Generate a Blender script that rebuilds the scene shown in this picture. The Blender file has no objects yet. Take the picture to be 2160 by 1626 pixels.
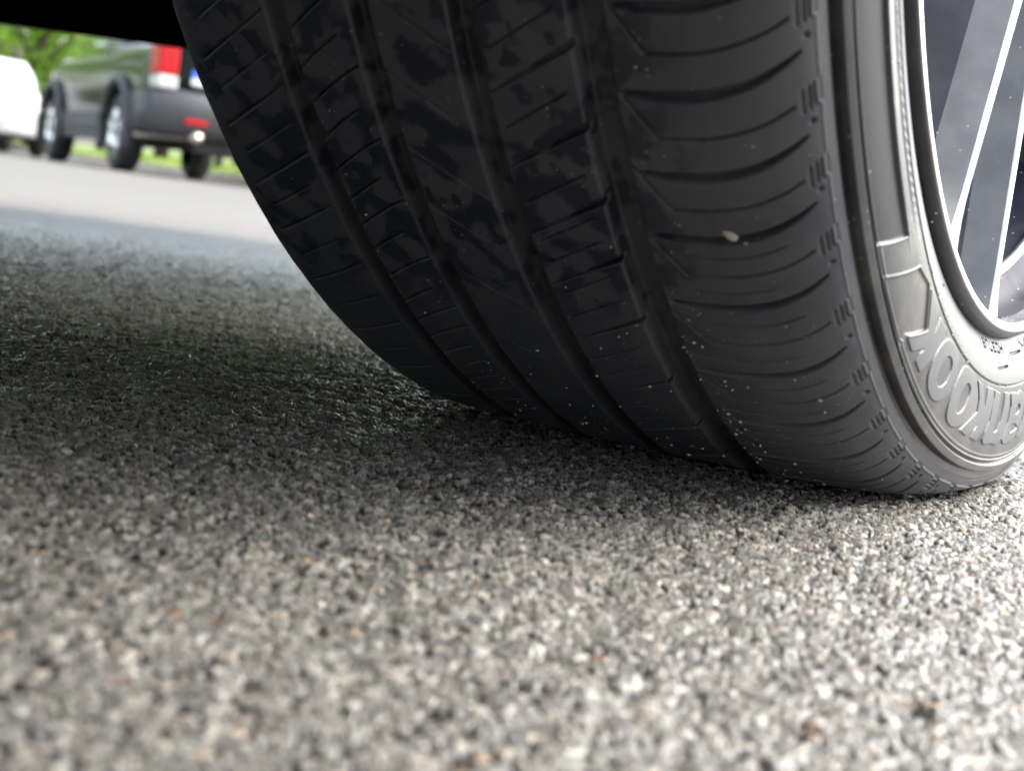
import bpy, bmesh, math, random
import numpy as np
from mathutils import Matrix, Vector
random.seed(7); rng = np.random.default_rng(11)
sc = bpy.context.scene
COL = sc.collection
R = math.radians
# ------------------------------------------------------------ camera
CAM = np.array([0.2446, -0.6166, 0.0871]); YAW = 0.5408; PIT = 0.1168; ROLL = 0.1338
fwv = np.array([-math.sin(YAW)*math.cos(PIT), math.cos(YAW)*math.cos(PIT), -math.sin(PIT)])
rv = np.array([math.cos(YAW), math.sin(YAW), 0]); uv_ = np.cross(rv, fwv)
r2 = rv*math.cos(ROLL)+uv_*math.sin(ROLL); u2 = uv_*math.cos(ROLL)-rv*math.sin(ROLL)
cd = bpy.data.cameras.new('camera'); cam = bpy.data.objects.new('camera', cd); COL.objects.link(cam)
M = Matrix.Identity(4)
for i in range(3):
    M[i][0] = r2[i]; M[i][1] = u2[i]; M[i][2] = -fwv[i]; M[i][3] = CAM[i]
cam.matrix_world = M
cd.sensor_width = 36; cd.lens = 3038/2160*36; cd.clip_start = 0.02; cd.clip_end = 2000
cd.dof.use_dof = True; cd.dof.focus_distance = 0.575; cd.dof.aperture_fstop = 14.0
sc.camera = cam
# ------------------------------------------------------------ sky and sun (bright overcast)
SUN_EL, SUN_AZ = R(45), R(40)     # azimuth clockwise from +Y
w = bpy.data.worlds.new('World'); sc.world = w; w.use_nodes = True
nt = w.node_tree; nt.nodes.clear()
sk = nt.nodes.new('ShaderNodeTexSky'); sk.sky_type = 'NISHITA'; sk.sun_disc = False
sk.sun_elevation = SUN_EL; sk.sun_rotation = SUN_AZ; sk.dust_density = 3.5; sk.air_density = 1.0; sk.ozone_density = 1.0
bg = nt.nodes.new('ShaderNodeBackground'); bg.inputs[1].default_value = 0.15
wo = nt.nodes.new('ShaderNodeOutputWorld')
hs = nt.nodes.new('ShaderNodeHueSaturation'); hs.inputs['Saturation'].default_value = .45   # thin cloud cover
nt.links.new(sk.outputs[0], hs.inputs['Color']); nt.links.new(hs.outputs[0], bg.inputs[0]); nt.links.new(bg.outputs[0], wo.inputs[0])
sl = bpy.data.lights.new('sun', 'SUN'); sl.energy = .75; sl.angle = R(60); sl.color = (1, .96, .90)
so = bpy.data.objects.new('sun', sl); COL.objects.link(so)
sd = Vector((math.sin(SUN_AZ)*math.cos(SUN_EL), math.cos(SUN_AZ)*math.cos(SUN_EL), math.sin(SUN_EL)))
so.rotation_euler = sd.to_track_quat('Z', 'Y').to_euler(); so.location = (2, 2, 6)
sc.view_settings.view_transform = 'Standard'; sc.view_settings.look = 'None'
sc.view_settings.exposure = 2.28; sc.view_settings.gamma = 1
sc.cycles.max_bounces = 8; sc.cycles.sample_clamp_indirect = 10
# ------------------------------------------------------------ helpers
def tag(o, label=None, cat=None, group=None, kind=None):
    if label: o['label'] = label
    if cat: o['category'] = cat
    if group: o['group'] = group
    if kind: o['kind'] = kind
    return o
def empty(name, loc=(0, 0, 0), rz=0, parent=None):
    o = bpy.data.objects.new(name, None); COL.objects.link(o); o.location = loc; o.rotation_euler = (0, 0, rz)
    o.empty_display_size = .1
    if parent: o.parent = parent
    return o
def mesh_obj(name, V, Fc, mats, parent=None, smooth=True, mi=None):
    me = bpy.data.meshes.new(name)
    V = np.asarray(V, np.float32); 
    if isinstance(Fc, np.ndarray):
        k = Fc.shape[1]
        me.vertices.add(len(V)); me.vertices.foreach_set('co', V.ravel())
        me.loops.add(Fc.size); me.loops.foreach_set('vertex_index', Fc.astype(np.int32).ravel())
        me.polygons.add(len(Fc)); me.polygons.foreach_set('loop_start', np.arange(0, Fc.size, k, dtype=np.int32))
        me.polygons.foreach_set('loop_total', np.full(len(Fc), k, np.int32))
        me.update(calc_edges=True)
    else:
        me.from_pydata([tuple(map(float, v)) for v in V], [], Fc)
    if not isinstance(mats, (list, tuple)): mats = [mats]
    for m in mats: me.materials.append(m)
    me.polygons.foreach_set('use_smooth', np.full(len(me.polygons), smooth))
    if mi is not None: me.polygons.foreach_set('material_index', np.asarray(mi, np.int32))
    me.validate(); me.update()
    o = bpy.data.objects.new(name, me); COL.objects.link(o)
    if parent: o.parent = parent
    return o
def grid_faces(nr, nc, wrap=False):
    i = np.arange(nr-1)[:, None]; j = np.arange(nc if wrap else nc-1)[None, :]
    j2 = (j+1) % nc
    return np.stack([i*nc+j, i*nc+j2, (i+1)*nc+j2, (i+1)*nc+j], -1).reshape(-1, 4)
class MB:
    def __init__(s): s.v = []; s.f = []; s.m = []
    def add(s, V, F, m=0):
        b = len(s.v); s.v += [tuple(v) for v in V]; s.f += [[b+i for i in f] for f in F]; s.m += [m]*len(F)
    def box(s, lo, hi, m=0):
        x0, y0, z0 = lo; x1, y1, z1 = hi
        V = [(x0,y0,z0),(x1,y0,z0),(x1,y1,z0),(x0,y1,z0),(x0,y0,z1),(x1,y0,z1),(x1,y1,z1),(x0,y1,z1)]
        s.add(V, [(3,2,1,0),(4,5,6,7),(0,1,5,4),(1,2,6,5),(2,3,7,6),(3,0,4,7)], m)
    def lathe(s, prof, n=48, axis='x', cen=(0,0,0), m=0, close=False):
        V = []; F = []
        for (a, r) in prof:
            for k in range(n):
                t = 2*math.pi*k/n
                if axis == 'x': V.append((cen[0]+a, cen[1]+r*math.cos(t), cen[2]+r*math.sin(t)))
                elif axis == 'y': V.append((cen[0]+r*math.cos(t), cen[1]+a, cen[2]+r*math.sin(t)))
                else: V.append((cen[0]+r*math.cos(t), cen[1]+r*math.sin(t), cen[2]+a))
        L = len(prof)
        for i in range(L-1 if not close else L):
            i2 = (i+1) % L
            for k in range(n):
                F.append((i*n+k, i*n+(k+1) % n, i2*n+(k+1) % n, i2*n+k))
        s.add(V, F, m)
    def tube(s, pts, rad, n=10, m=0):
        pts = [Vector(p) for p in pts]; V = []; F = []
        for i, p in enumerate(pts):
            d = (pts[min(i+1, len(pts)-1)]-pts[max(i-1, 0)]).normalized()
            a = d.orthogonal().normalized() if abs(d.z) > .95 else d.cross(Vector((0, 0, 1))).normalized()
            b = d.cross(a); rr = rad[i] if isinstance(rad, (list, tuple)) else rad
            for k in range(n):
                t = 2*math.pi*k/n; V.append(p+a*rr*math.cos(t)+b*rr*math.sin(t))
        for i in range(len(pts)-1):
            for k in range(n): F.append((i*n+k, i*n+(k+1) % n, (i+1)*n+(k+1) % n, (i+1)*n+k))
        F.append(list(range(n))[::-1]); F.append([(len(pts)-1)*n+k for k in range(n)])
        s.add(V, F, m)
    def build(s, name, mats, parent=None, smooth=False, bevel=0):
        o = mesh_obj(name, s.v, s.f, mats, parent, smooth, s.m)
        bm = bmesh.new(); bm.from_mesh(o.data); bmesh.ops.recalc_face_normals(bm, faces=bm.faces); bm.to_mesh(o.data); bm.free()
        if bevel:
            b = o.modifiers.new('bevel', 'BEVEL'); b.width = bevel; b.segments = 3; b.limit_method = 'ANGLE'
            o.data.polygons.foreach_set('use_smooth', np.full(len(o.data.polygons), True))
            b.harden_normals = True
        return o
# --- materials
def mat(name, col, rough=.5, metal=0, spec=.5, bump=None, var=None, emit=None, coat=0, trans=0):
    m = bpy.data.materials.new(name); m.use_nodes = True; n = m.node_tree; b = n.nodes['Principled BSDF']
    b.inputs['Base Color'].default_value = (*col, 1); b.inputs['Roughness'].default_value = rough
    b.inputs['Metallic'].default_value = metal; b.inputs['Specular IOR Level'].default_value = spec
    b.inputs['Coat Weight'].default_value = coat; b.inputs['Coat Roughness'].default_value = .04
    b.inputs['Transmission Weight'].default_value = trans
    tc = n.nodes.new('ShaderNodeTexCoord')
    if var:   # (scale, amount, second colour)
        no = n.nodes.new('ShaderNodeTexNoise'); no.inputs['Scale'].default_value = var[0]; no.inputs['Detail'].default_value = 5
        n.links.new(tc.outputs['Object'], no.inputs['Vector'])
        mr = n.nodes.new('ShaderNodeMapRange'); mr.inputs[1].default_value = .5-var[1]; mr.inputs[2].default_value = .5+var[1]
        n.links.new(no.outputs['Fac'], mr.inputs[0])
        mx = n.nodes.new('ShaderNodeMix'); mx.data_type = 'RGBA'; mx.inputs[6].default_value = (*col, 1); mx.inputs[7].default_value = (*var[2], 1)
        n.links.new(mr.outputs[0], mx.inputs[0]); n.links.new(mx.outputs[2], b.inputs['Base Color'])
    if bump:
        no = n.nodes.new('ShaderNodeTexNoise'); no.inputs['Scale'].default_value = bump[0]; no.inputs['Detail'].default_value = 4
        n.links.new(tc.outputs['Object'], no.inputs['Vector'])
        bu = n.nodes.new('ShaderNodeBump'); bu.inputs['Strength'].default_value = bump[1]; bu.inputs['Distance'].default_value = bump[2]
        n.links.new(no.outputs['Fac'], bu.inputs['Height']); n.links.new(bu.outputs[0], b.inputs['Normal'])
    return m
def N(m, t): return m.node_tree.nodes.new(t)
def Lk(m, a, b): m.node_tree.links.new(a, b)

def specks(m, tc, scale, thr, colour, base_socket):
    """tiny dust grains: voronoi dots of random presence mixed over the base colour"""
    vo = N(m, 'ShaderNodeTexVoronoi'); vo.inputs['Scale'].default_value = scale
    Lk(m, tc.outputs['Object'], vo.inputs['Vector'])
    lt = N(m, 'ShaderNodeMath'); lt.operation = 'LESS_THAN'; lt.inputs[1].default_value = .24
    Lk(m, vo.outputs['Distance'], lt.inputs[0])
    sp = N(m, 'ShaderNodeSeparateColor'); Lk(m, vo.outputs['Color'], sp.inputs[0])
    gt = N(m, 'ShaderNodeMath'); gt.operation = 'GREATER_THAN'; gt.inputs[1].default_value = thr
    Lk(m, sp.outputs[0], gt.inputs[0])
    mu = N(m, 'ShaderNodeMath'); mu.operation = 'MULTIPLY'; Lk(m, lt.outputs[0], mu.inputs[0]); Lk(m, gt.outputs[0], mu.inputs[1])
    mx = N(m, 'ShaderNodeMix'); mx.data_type = 'RGBA'; Lk(m, mu.outputs[0], mx.inputs[0])
    Lk(m, base_socket, mx.inputs[6]); mx.inputs[7].default_value = (*colour, 1)
    return mx.outputs[2]
def noise(m, tc, scale, detail=4, rough=.5):
    no = N(m, 'ShaderNodeTexNoise'); no.inputs['Scale'].default_value = scale; no.inputs['Detail'].default_value = detail
    no.inputs['Roughness'].default_value = rough
    Lk(m, tc.outputs['Object'], no.inputs['Vector']); return no.outputs['Fac']
def ramp(m, s, a, b):
    mr = N(m, 'ShaderNodeMapRange'); mr.interpolation_type = 'SMOOTHSTEP'; mr.inputs[1].default_value = a; mr.inputs[2].default_value = b
    Lk(m, s, mr.inputs[0]); return mr.outputs[0]
def mixc(m, f, a, b):
    mx = N(m, 'ShaderNodeMix'); mx.data_type = 'RGBA'; Lk(m, f, mx.inputs[0])
    if isinstance(a, tuple): mx.inputs[6].default_value = (*a, 1)
    else: Lk(m, a, mx.inputs[6])
    if isinstance(b, tuple): mx.inputs[7].default_value = (*b, 1)
    else: Lk(m, b, mx.inputs[7])
    return mx.outputs[2]
def addbump(m, s, strength, dist):
    bu = N(m, 'ShaderNodeBump'); bu.inputs['Strength'].default_value = strength; bu.inputs['Distance'].default_value = dist
    Lk(m, s, bu.inputs['Height']); Lk(m, bu.outputs[0], m.node_tree.nodes['Principled BSDF'].inputs['Normal'])

def rubber(name, tread):
    m = mat(name, (.03, .03, .03), .5, spec=.45); b = m.node_tree.nodes['Principled BSDF']; tc = N(m, 'ShaderNodeTexCoord')
    dust = (.085, .08, .075) if tread else (.085, .083, .08)
    basec = mixc(m, ramp(m, noise(m, tc, 38, 5, .6), .42, .68), (.037, .039, .046) if tread else (.036, .039, .044), dust if not tread else (.050, .051, .056))
    if tread:   # damp stains with hard blotchy borders, on the upper part of the tread
        st = ramp(m, noise(m, tc, 95, 3, .5), .49, .56)
        sx = N(m, 'ShaderNodeSeparateXYZ'); Lk(m, tc.outputs['Object'], sx.inputs[0])
        hi = ramp(m, sx.outputs[2], -.275, -.235); rt = ramp(m, sx.outputs[0], .085, .062)
        k = N(m, 'ShaderNodeMath'); k.operation = 'MULTIPLY'; Lk(m, hi, k.inputs[0]); Lk(m, rt, k.inputs[1])
        k2 = N(m, 'ShaderNodeMath'); k2.operation = 'MULTIPLY'; Lk(m, k.outputs[0], k2.inputs[0]); Lk(m, st, k2.inputs[1])
        basec = mixc(m, k2.outputs[0], basec, (.014, .016, .022))
        rg = N(m, 'ShaderNodeMapRange'); rg.inputs[3].default_value = .62; rg.inputs[4].default_value = .42
        Lk(m, k2.outputs[0], rg.inputs[0]); Lk(m, rg.outputs[0], b.inputs['Roughness'])
        shn = ramp(m, sx.outputs[0], .045, .105); sh2 = N(m, 'ShaderNodeMath'); sh2.operation = 'MULTIPLY'; Lk(m, shn, sh2.inputs[0]); Lk(m, ramp(m, noise(m, tc, 26, 5, .65), .3, .62), sh2.inputs[1])
        basec = mixc(m, sh2.outputs[0], basec, (.062, .061, .065))
        basec = specks(m, tc, 620, .985, (.16, .15, .14), basec)
    else:
        fa = N(m, 'ShaderNodeAttribute'); fa.attribute_name = 'sheen_dust'
        basec = mixc(m, fa.outputs['Fac'], basec, (.105, .11, .116))  # paler base colour stands in for sky sheen on smooth rubber
        b.inputs['Specular IOR Level'].default_value = .3
        ma = N(m, 'ShaderNodeAttribute'); ma.attribute_name = 'panel_reflection'; basec = mixc(m, ma.outputs['Fac'], basec, (.022, .024, .028))  # panel colour darkened in place of a dark reflection, and made rougher
        rg = N(m, 'ShaderNodeMapRange'); rg.inputs[3].default_value = .36; rg.inputs[4].default_value = .72; Lk(m, ma.outputs['Fac'], rg.inputs[0]); Lk(m, rg.outputs[0], b.inputs['Roughness'])
        basec = specks(m, tc, 600, .975, (.3, .28, .25), basec)
    Lk(m, basec, b.inputs['Base Color'])
    addbump(m, noise(m, tc, 900 if tread else 1300, 3), .35, .0003)
    return m
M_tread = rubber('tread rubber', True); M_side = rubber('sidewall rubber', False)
M_under = mat('underbody plastic', (.09, .085, .08), .8, bump=(30, .3, .004))
M_paintblk = mat('black paint', (.01, .012, .012), .18, coat=1)
# ------------------------------------------------------------ view-aligned layout of the street: lat = metres right, dep = metres ahead
Fh = Vector((-math.sin(YAW), math.cos(YAW), 0)); Rh = Vector((math.cos(YAW), math.sin(YAW), 0))
def W(lat, dep, z=0.0): return Vector((CAM[0], CAM[1], 0))+Rh*lat+Fh*dep+Vector((0, 0, z))
# ------------------------------------------------------------ road: one sheet, fine relief near the wheel, out to the horizon
def hash2(i, j, k):
    h = (i.astype(np.int64)*374761393 + j.astype(np.int64)*668265263 + k*2147483647) & 0xffffffff
    h = ((h ^ (h >> 13))*1274126177) & 0xffffffff
    h = ((h ^ (h >> 16))*2246822519) & 0xffffffff
    return ((h ^ (h >> 15)) & 0xffffff)/float(0x1000000)
def worley(X, Y, cell, seed):
    gx = np.floor(X/cell); gy = np.floor(Y/cell)
    f1 = np.full(X.shape, 9.); f2 = np.full(X.shape, 9.); idv = np.zeros(X.shape); id2 = np.zeros(X.shape)
    for dx in (-1, 0, 1):
        for dy in (-1, 0, 1):
            cx = gx+dx; cy = gy+dy
            px = (cx+.1+.8*hash2(cx, cy, seed))-X/cell; py = (cy+.1+.8*hash2(cx, cy, seed+1))-Y/cell
            an = hash2(cx, cy, seed+4)*math.pi; st = .75+.6*hash2(cx, cy, seed+5)
            qx = px*np.cos(an)+py*np.sin(an); qy = (-px*np.sin(an)+py*np.cos(an))*st
            d = np.sqrt(qx*qx+qy*qy)
            n1 = d < f1
            f2 = np.where(n1, f1, np.minimum(f2, d)); f1 = np.where(n1, d, f1)
            idv = np.where(n1, hash2(cx, cy, seed+2), idv); id2 = np.where(n1, hash2(cx, cy, seed+3), id2)
    return f1, f2, idv, id2
def vnoise(X, Y, cell, seed):
    gx = np.floor(X/cell); gy = np.floor(Y/cell); fx = X/cell-gx; fy = Y/cell-gy
    fx = fx*fx*(3-2*fx); fy = fy*fy*(3-2*fy)
    a = hash2(gx, gy, seed); b = hash2(gx+1, gy, seed); c = hash2(gx, gy+1, seed); d = hash2(gx+1, gy+1, seed)
    return (a*(1-fx)+b*fx)*(1-fy)+(c*(1-fx)+d*fx)*fy
def sst(x, a, b):
    t = np.clip((x-a)/(b-a), 0, 1); return t*t*(3-2*t)
def asphalt(X, Y):
    c_, s_ = math.cos(.6), math.sin(.6); U = X*c_-Y*s_; Wv = X*s_+Y*c_
    wx = (vnoise(U, Wv, .002, 31)-.5)*.001; wy = (vnoise(U, Wv, .002, 32)-.5)*.001
    f1, f2, a, b = worley(X+wx, Y+wy, .0027, 3)
    g1, g2, c, d = worley(U+wx, Wv+wy, .0013, 21)
    big = (a > .5)
    e1 = sst(f2-f1, .02, .22); e2 = sst(g2-g1, .02, .30)
    pn = .5*vnoise(U, Wv, .0025, 41)+.32*vnoise(X, Y, .0014, 42)+.18*vnoise(U, Wv, .0007, 43)
    pit = 1-sst(pn, .35, .45)
    pit = np.where(big & (f1 < .42), pit*.35, pit)
    h1 = (e1-1)*.0003+(b-.5)*.00045; h2 = (e2-1)*.0002+(d-.5)*.0004
    h = np.where(big, h1+.0003, h2)-pit*.0009
    h = h+(vnoise(X, Y, .0009, 5)-.5)*.00030+(vnoise(U, Wv, .0006, 6)-.5)*.0002+(vnoise(X, Y, .035, 7)-.5)*.0014+(vnoise(X, Y, .012, 9)-.5)*.0010+(vnoise(U, Wv, .0055, 10)-.5)*.0013+(vnoise(X, Y, .0032, 11)-.5)*.0006+.0006
    e1 = e1*(1-pit); e2 = e2*(1-pit)
    stone = np.where(big, e1, e2)
    tone = np.where(big, b, d); hue = np.where(big, (a-.5)/.5, c)
    return h, stone, tone, hue
a0 = math.degrees(math.atan2(Fh.y, Fh.x))
fine = np.arange(-25, 25.001, .05); coarse = np.concatenate([np.linspace(-180, -25, 60)[:-1], fine, np.linspace(25, 180, 60)[1:-1]])
ang = np.radians(a0-coarse[::-1])
rad = list(np.geomspace(.012, .10, 9))
while rad[-1] < 2.6: rad.append(rad[-1]*1.0028)
while rad[-1] < 900: rad.append(rad[-1]*1.12)
rad = np.array(rad)
X = CAM[0]+rad[:, None]*np.cos(ang)[None]; Y = CAM[1]+rad[:, None]*np.sin(ang)[None]
h, stone, tone, hue = asphalt(X, Y)
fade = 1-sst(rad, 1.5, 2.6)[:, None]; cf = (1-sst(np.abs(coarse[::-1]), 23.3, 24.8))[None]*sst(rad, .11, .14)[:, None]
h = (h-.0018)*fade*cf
h = np.minimum(h, .0010)
V = np.stack([X, Y, h], -1).reshape(-1, 3)
Fc = grid_faces(len(rad), len(ang), True)
V = np.concatenate([V, [[CAM[0], CAM[1], 0]]]); ci = len(V)-1
m = mat('asphalt', (.1, .1, .1), .6, spec=.5); b = m.node_tree.nodes['Principled BSDF']; tc = N(m, 'ShaderNodeTexCoord')
at = N(m, 'ShaderNodeAttribute'); at.attribute_name = 'agg'; se = N(m, 'ShaderNodeSeparateColor'); Lk(m, at.outputs['Color'], se.inputs[0])
cr = N(m, 'ShaderNodeValToRGB'); Lk(m, se.outputs[1], cr.inputs[0]); e = cr.color_ramp
e.elements[0].position = 0; e.elements[0].color = (.06, .06, .06, 1); e.elements[1].position = 1; e.elements[1].color = (.40, .378, .335, 1)
for pos, c_ in ((.14, (.14, .136, .13, 1)), (.6, (.215, .204, .184, 1)), (.85, (.295, .28, .252, 1))):
    q = e.elements.new(pos); q.color = c_
cr2 = N(m, 'ShaderNodeValToRGB'); Lk(m, se.outputs[2], cr2.inputs[0]); e = cr2.color_ramp; e.interpolation = 'CONSTANT'
e.elements[0].position = 0; e.elements[0].color = (1, 1, 1, 1); e.elements[1].position = .985; e.elements[1].color = (1.25, .75, .38, 1)
for pos, c_ in ((.45, (.94, 1.0, .98, 1)), (.75, (1.06, 1.0, .93, 1)), (.96, (1.15, .92, .8, 1))):
    q = e.elements.new(pos); q.color = c_
mul = N(m, 'ShaderNodeMix'); mul.data_type = 'RGBA'; mul.blend_type = 'MULTIPLY'; mul.inputs[0].default_value = 1
Lk(m, cr.outputs[0], mul.inputs[6]); Lk(m, cr2.outputs[0], mul.inputs[7])
fine_n = ramp(m, noise(m, tc, 1400, 2), .3, .7)
vary = mixc(m, fine_n, mul.outputs[2], mul.outputs[2])
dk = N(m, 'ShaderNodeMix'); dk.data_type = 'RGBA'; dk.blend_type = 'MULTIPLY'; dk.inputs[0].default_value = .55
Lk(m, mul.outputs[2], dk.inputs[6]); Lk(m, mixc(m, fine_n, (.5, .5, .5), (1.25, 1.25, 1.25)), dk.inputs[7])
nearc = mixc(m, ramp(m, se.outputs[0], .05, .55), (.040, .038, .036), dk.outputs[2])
def vor(scale):
    v = N(m, 'ShaderNodeTexVoronoi'); v.inputs['Scale'].default_value = scale; Lk(m, tc.outputs['Object'], v.inputs['Vector']); return v
v1 = vor(330); v2 = vor(700); sc1 = N(m, 'ShaderNodeSeparateColor'); Lk(m, v1.outputs['Color'], sc1.inputs[0]); sc2 = N(m, 'ShaderNodeSeparateColor'); Lk(m, v2.outputs['Color'], sc2.inputs[0])
pick = ramp(m, sc1.outputs[0], .49, .51)
def cramp(src):
    q = N(m, 'ShaderNodeValToRGB'); Lk(m, src, q.inputs[0]); e = q.color_ramp
    e.elements[0].position = 0; e.elements[0].color = (.06, .06, .06, 1); e.elements[1].position = 1; e.elements[1].color = (.40, .378, .335, 1)
    for pos, c_ in ((.14, (.14, .136, .13, 1)), (.6, (.215, .204, .184, 1)), (.85, (.295, .28, .252, 1))):
        z = e.elements.new(pos); z.color = c_
    return q.outputs[0]
stonec = mixc(m, pick, cramp(sc2.outputs[1]), cramp(sc1.outputs[1]))
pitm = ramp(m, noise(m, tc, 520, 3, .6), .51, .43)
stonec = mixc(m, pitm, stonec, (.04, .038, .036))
farb = N(m, 'ShaderNodeMath'); farb.operation = 'MULTIPLY_ADD'; Lk(m, pitm, farb.inputs[0]); farb.inputs[1].default_value = -1.5; Lk(m, v2.outputs['Distance'], farb.inputs[2])
farc = mixc(m, ramp(m, noise(m, tc, 220, 6, .8), .3, .7), (.11, .105, .093), (.175, .166, .146))
gd = N(m, 'ShaderNodeAttribute'); gd.attribute_name = 'near'
big = ramp(m, noise(m, tc, .5, 3), .3, .7)
dst = N(m, 'ShaderNodeVectorMath'); dst.operation = 'LENGTH'; Lk(m, tc.outputs['Object'], dst.inputs[0])
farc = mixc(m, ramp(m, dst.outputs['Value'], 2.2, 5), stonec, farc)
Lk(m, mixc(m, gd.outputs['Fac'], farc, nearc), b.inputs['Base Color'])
rr = N(m, 'ShaderNodeMapRange'); rr.inputs[3].default_value = .14; rr.inputs[4].default_value = .34; Lk(m, se.outputs[0], rr.inputs[0])
rm = N(m, 'ShaderNodeMix'); rm.inputs[2].default_value = .6; Lk(m, gd.outputs['Fac'], rm.inputs[0]); Lk(m, rr.outputs[0], rm.inputs[3]); Lk(m, rm.outputs[0], b.inputs['Roughness'])
rs_ = N(m, 'ShaderNodeMapRange'); rs_.inputs[3].default_value = .35; rs_.inputs[4].default_value = .42; Lk(m, gd.outputs['Fac'], rs_.inputs[0]); Lk(m, rs_.outputs[0], b.inputs['Specular IOR Level'])
addbump(m, noise(m, tc, 1800, 3), .5, .0004)
bf = N(m, 'ShaderNodeBump'); bf.inputs['Distance'].default_value = .0008; Lk(m, farb.outputs[0], bf.inputs['Height'])
ib = N(m, 'ShaderNodeMapRange'); ib.inputs[3].default_value = .55; ib.inputs[4].default_value = 0; Lk(m, gd.outputs['Fac'], ib.inputs[0]); Lk(m, ib.outputs[0], bf.inputs['Strength'])
for l_ in list(b.inputs['Normal'].links): Lk(m, l_.from_socket, bf.inputs['Normal'])
Lk(m, bf.outputs[0], b.inputs['Normal'])
# the middle fan closes the sheet under the camera
F2 = [tuple(f) for f in ()]
me_F = Fc
o = mesh_obj('road', V, me_F, m); 
bm = bmesh.new(); bm.from_mesh(o.data); bm.verts.ensure_lookup_table(); nA = len(ang)
for k in range(nA): bm.faces.new((bm.verts[ci], bm.verts[(k+1) % nA], bm.verts[k]))
for f_ in bm.faces: f_.smooth = True
bmesh.ops.recalc_face_normals(bm, faces=bm.faces)
if sum(f_.normal.z for f_ in list(bm.faces)[:50]) < 0: bmesh.ops.reverse_faces(bm, faces=bm.faces)
bm.to_mesh(o.data); bm.free()
ca = o.data.color_attributes.new('agg', 'FLOAT_COLOR', 'POINT')
arr = np.ones((len(V), 4), np.float32); arr[:-1, 0] = stone.ravel(); arr[:-1, 1] = tone.ravel(); arr[:-1, 2] = hue.ravel()
ca.data.foreach_set('color', arr.ravel())
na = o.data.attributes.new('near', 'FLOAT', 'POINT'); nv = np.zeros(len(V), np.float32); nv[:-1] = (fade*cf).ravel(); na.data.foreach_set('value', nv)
tag(o, kind='structure')
# ------------------------------------------------------------ the big wheel
ZC = .3253-.0137; RAD = .3253
def chaikin(P, n=2):
    P = np.array(P, float)
    for _ in range(n):
        Q = [P[0]]
        for a, b_ in zip(P[:-1], P[1:]): Q += [a*.75+b_*.25, a*.25+b_*.75]
        Q.append(P[-1]); P = np.array(Q)
    return P
halfp = [(0, 325.8), (20, 325.7), (45, 325.0), (70, 324.0), (88, 321.5), (97, 318.2), (103, 313.8), (106.3, 309.8), (108.0, 305.4)]
full = [(-x, r) for x, r in halfp[::-1][:-1]]+halfp
full = [(-113.5, 300), (-115.5, 309), (-115.3, 314.5), (-113, 318.6), (-107, 320.8), (-97, 322.2), (-82, 323.6)]+[q for q in full if q[0] > -75]
Pf = chaikin(full, 2)/1000
arc = np.r_[0, np.cumsum(np.hypot(*np.diff(Pf, axis=0).T))]; arc0 = np.interp(0, Pf[:, 0], arc); arc -= arc0
S = np.concatenate([np.arange(arc[0]*1000, -70, .8), np.arange(-70, 50, .5), np.arange(50, arc[-1]*1000-.05, .4), [arc[-1]*1000]])
px_ = np.interp(S/1000, arc, Pf[:, 0]); pr_ = np.interp(S/1000, arc, Pf[:, 1])
tx = np.gradient(px_, S); tr = np.gradient(pr_, S); nl = np.hypot(tx, tr); nx = -tr/nl; nr_ = tx/nl    # outward normal
def kern(a, k=5):
    q = np.pad(a, k//2, mode='edge'); return np.convolve(q, np.ones(k)/k, 'valid')
nx = kern(nx, 7); nr_ = kern(nr_, 7)
TH = np.concatenate([np.arange(-3, 2, .25), np.arange(2, 68, .055), np.arange(68, 357, .5)])
s = S[:, None]; th = TH[None, :]
def smin_line(dist, width, depth, soft=.25): return depth*(1-sst(np.abs(dist), width/2, width/2+soft))
D_ = np.zeros((len(S), len(TH)))
for (l, r_) in ((-68.2, -59), (-33.8, -25), (2.3, 12.3), (41.7, 53.6)):
    g = np.minimum(sst(s, l, l+2.0), sst(s, r_+.3, r_-1.2))*6.0
    D_ = np.maximum(D_, g*np.ones_like(th))
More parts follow.
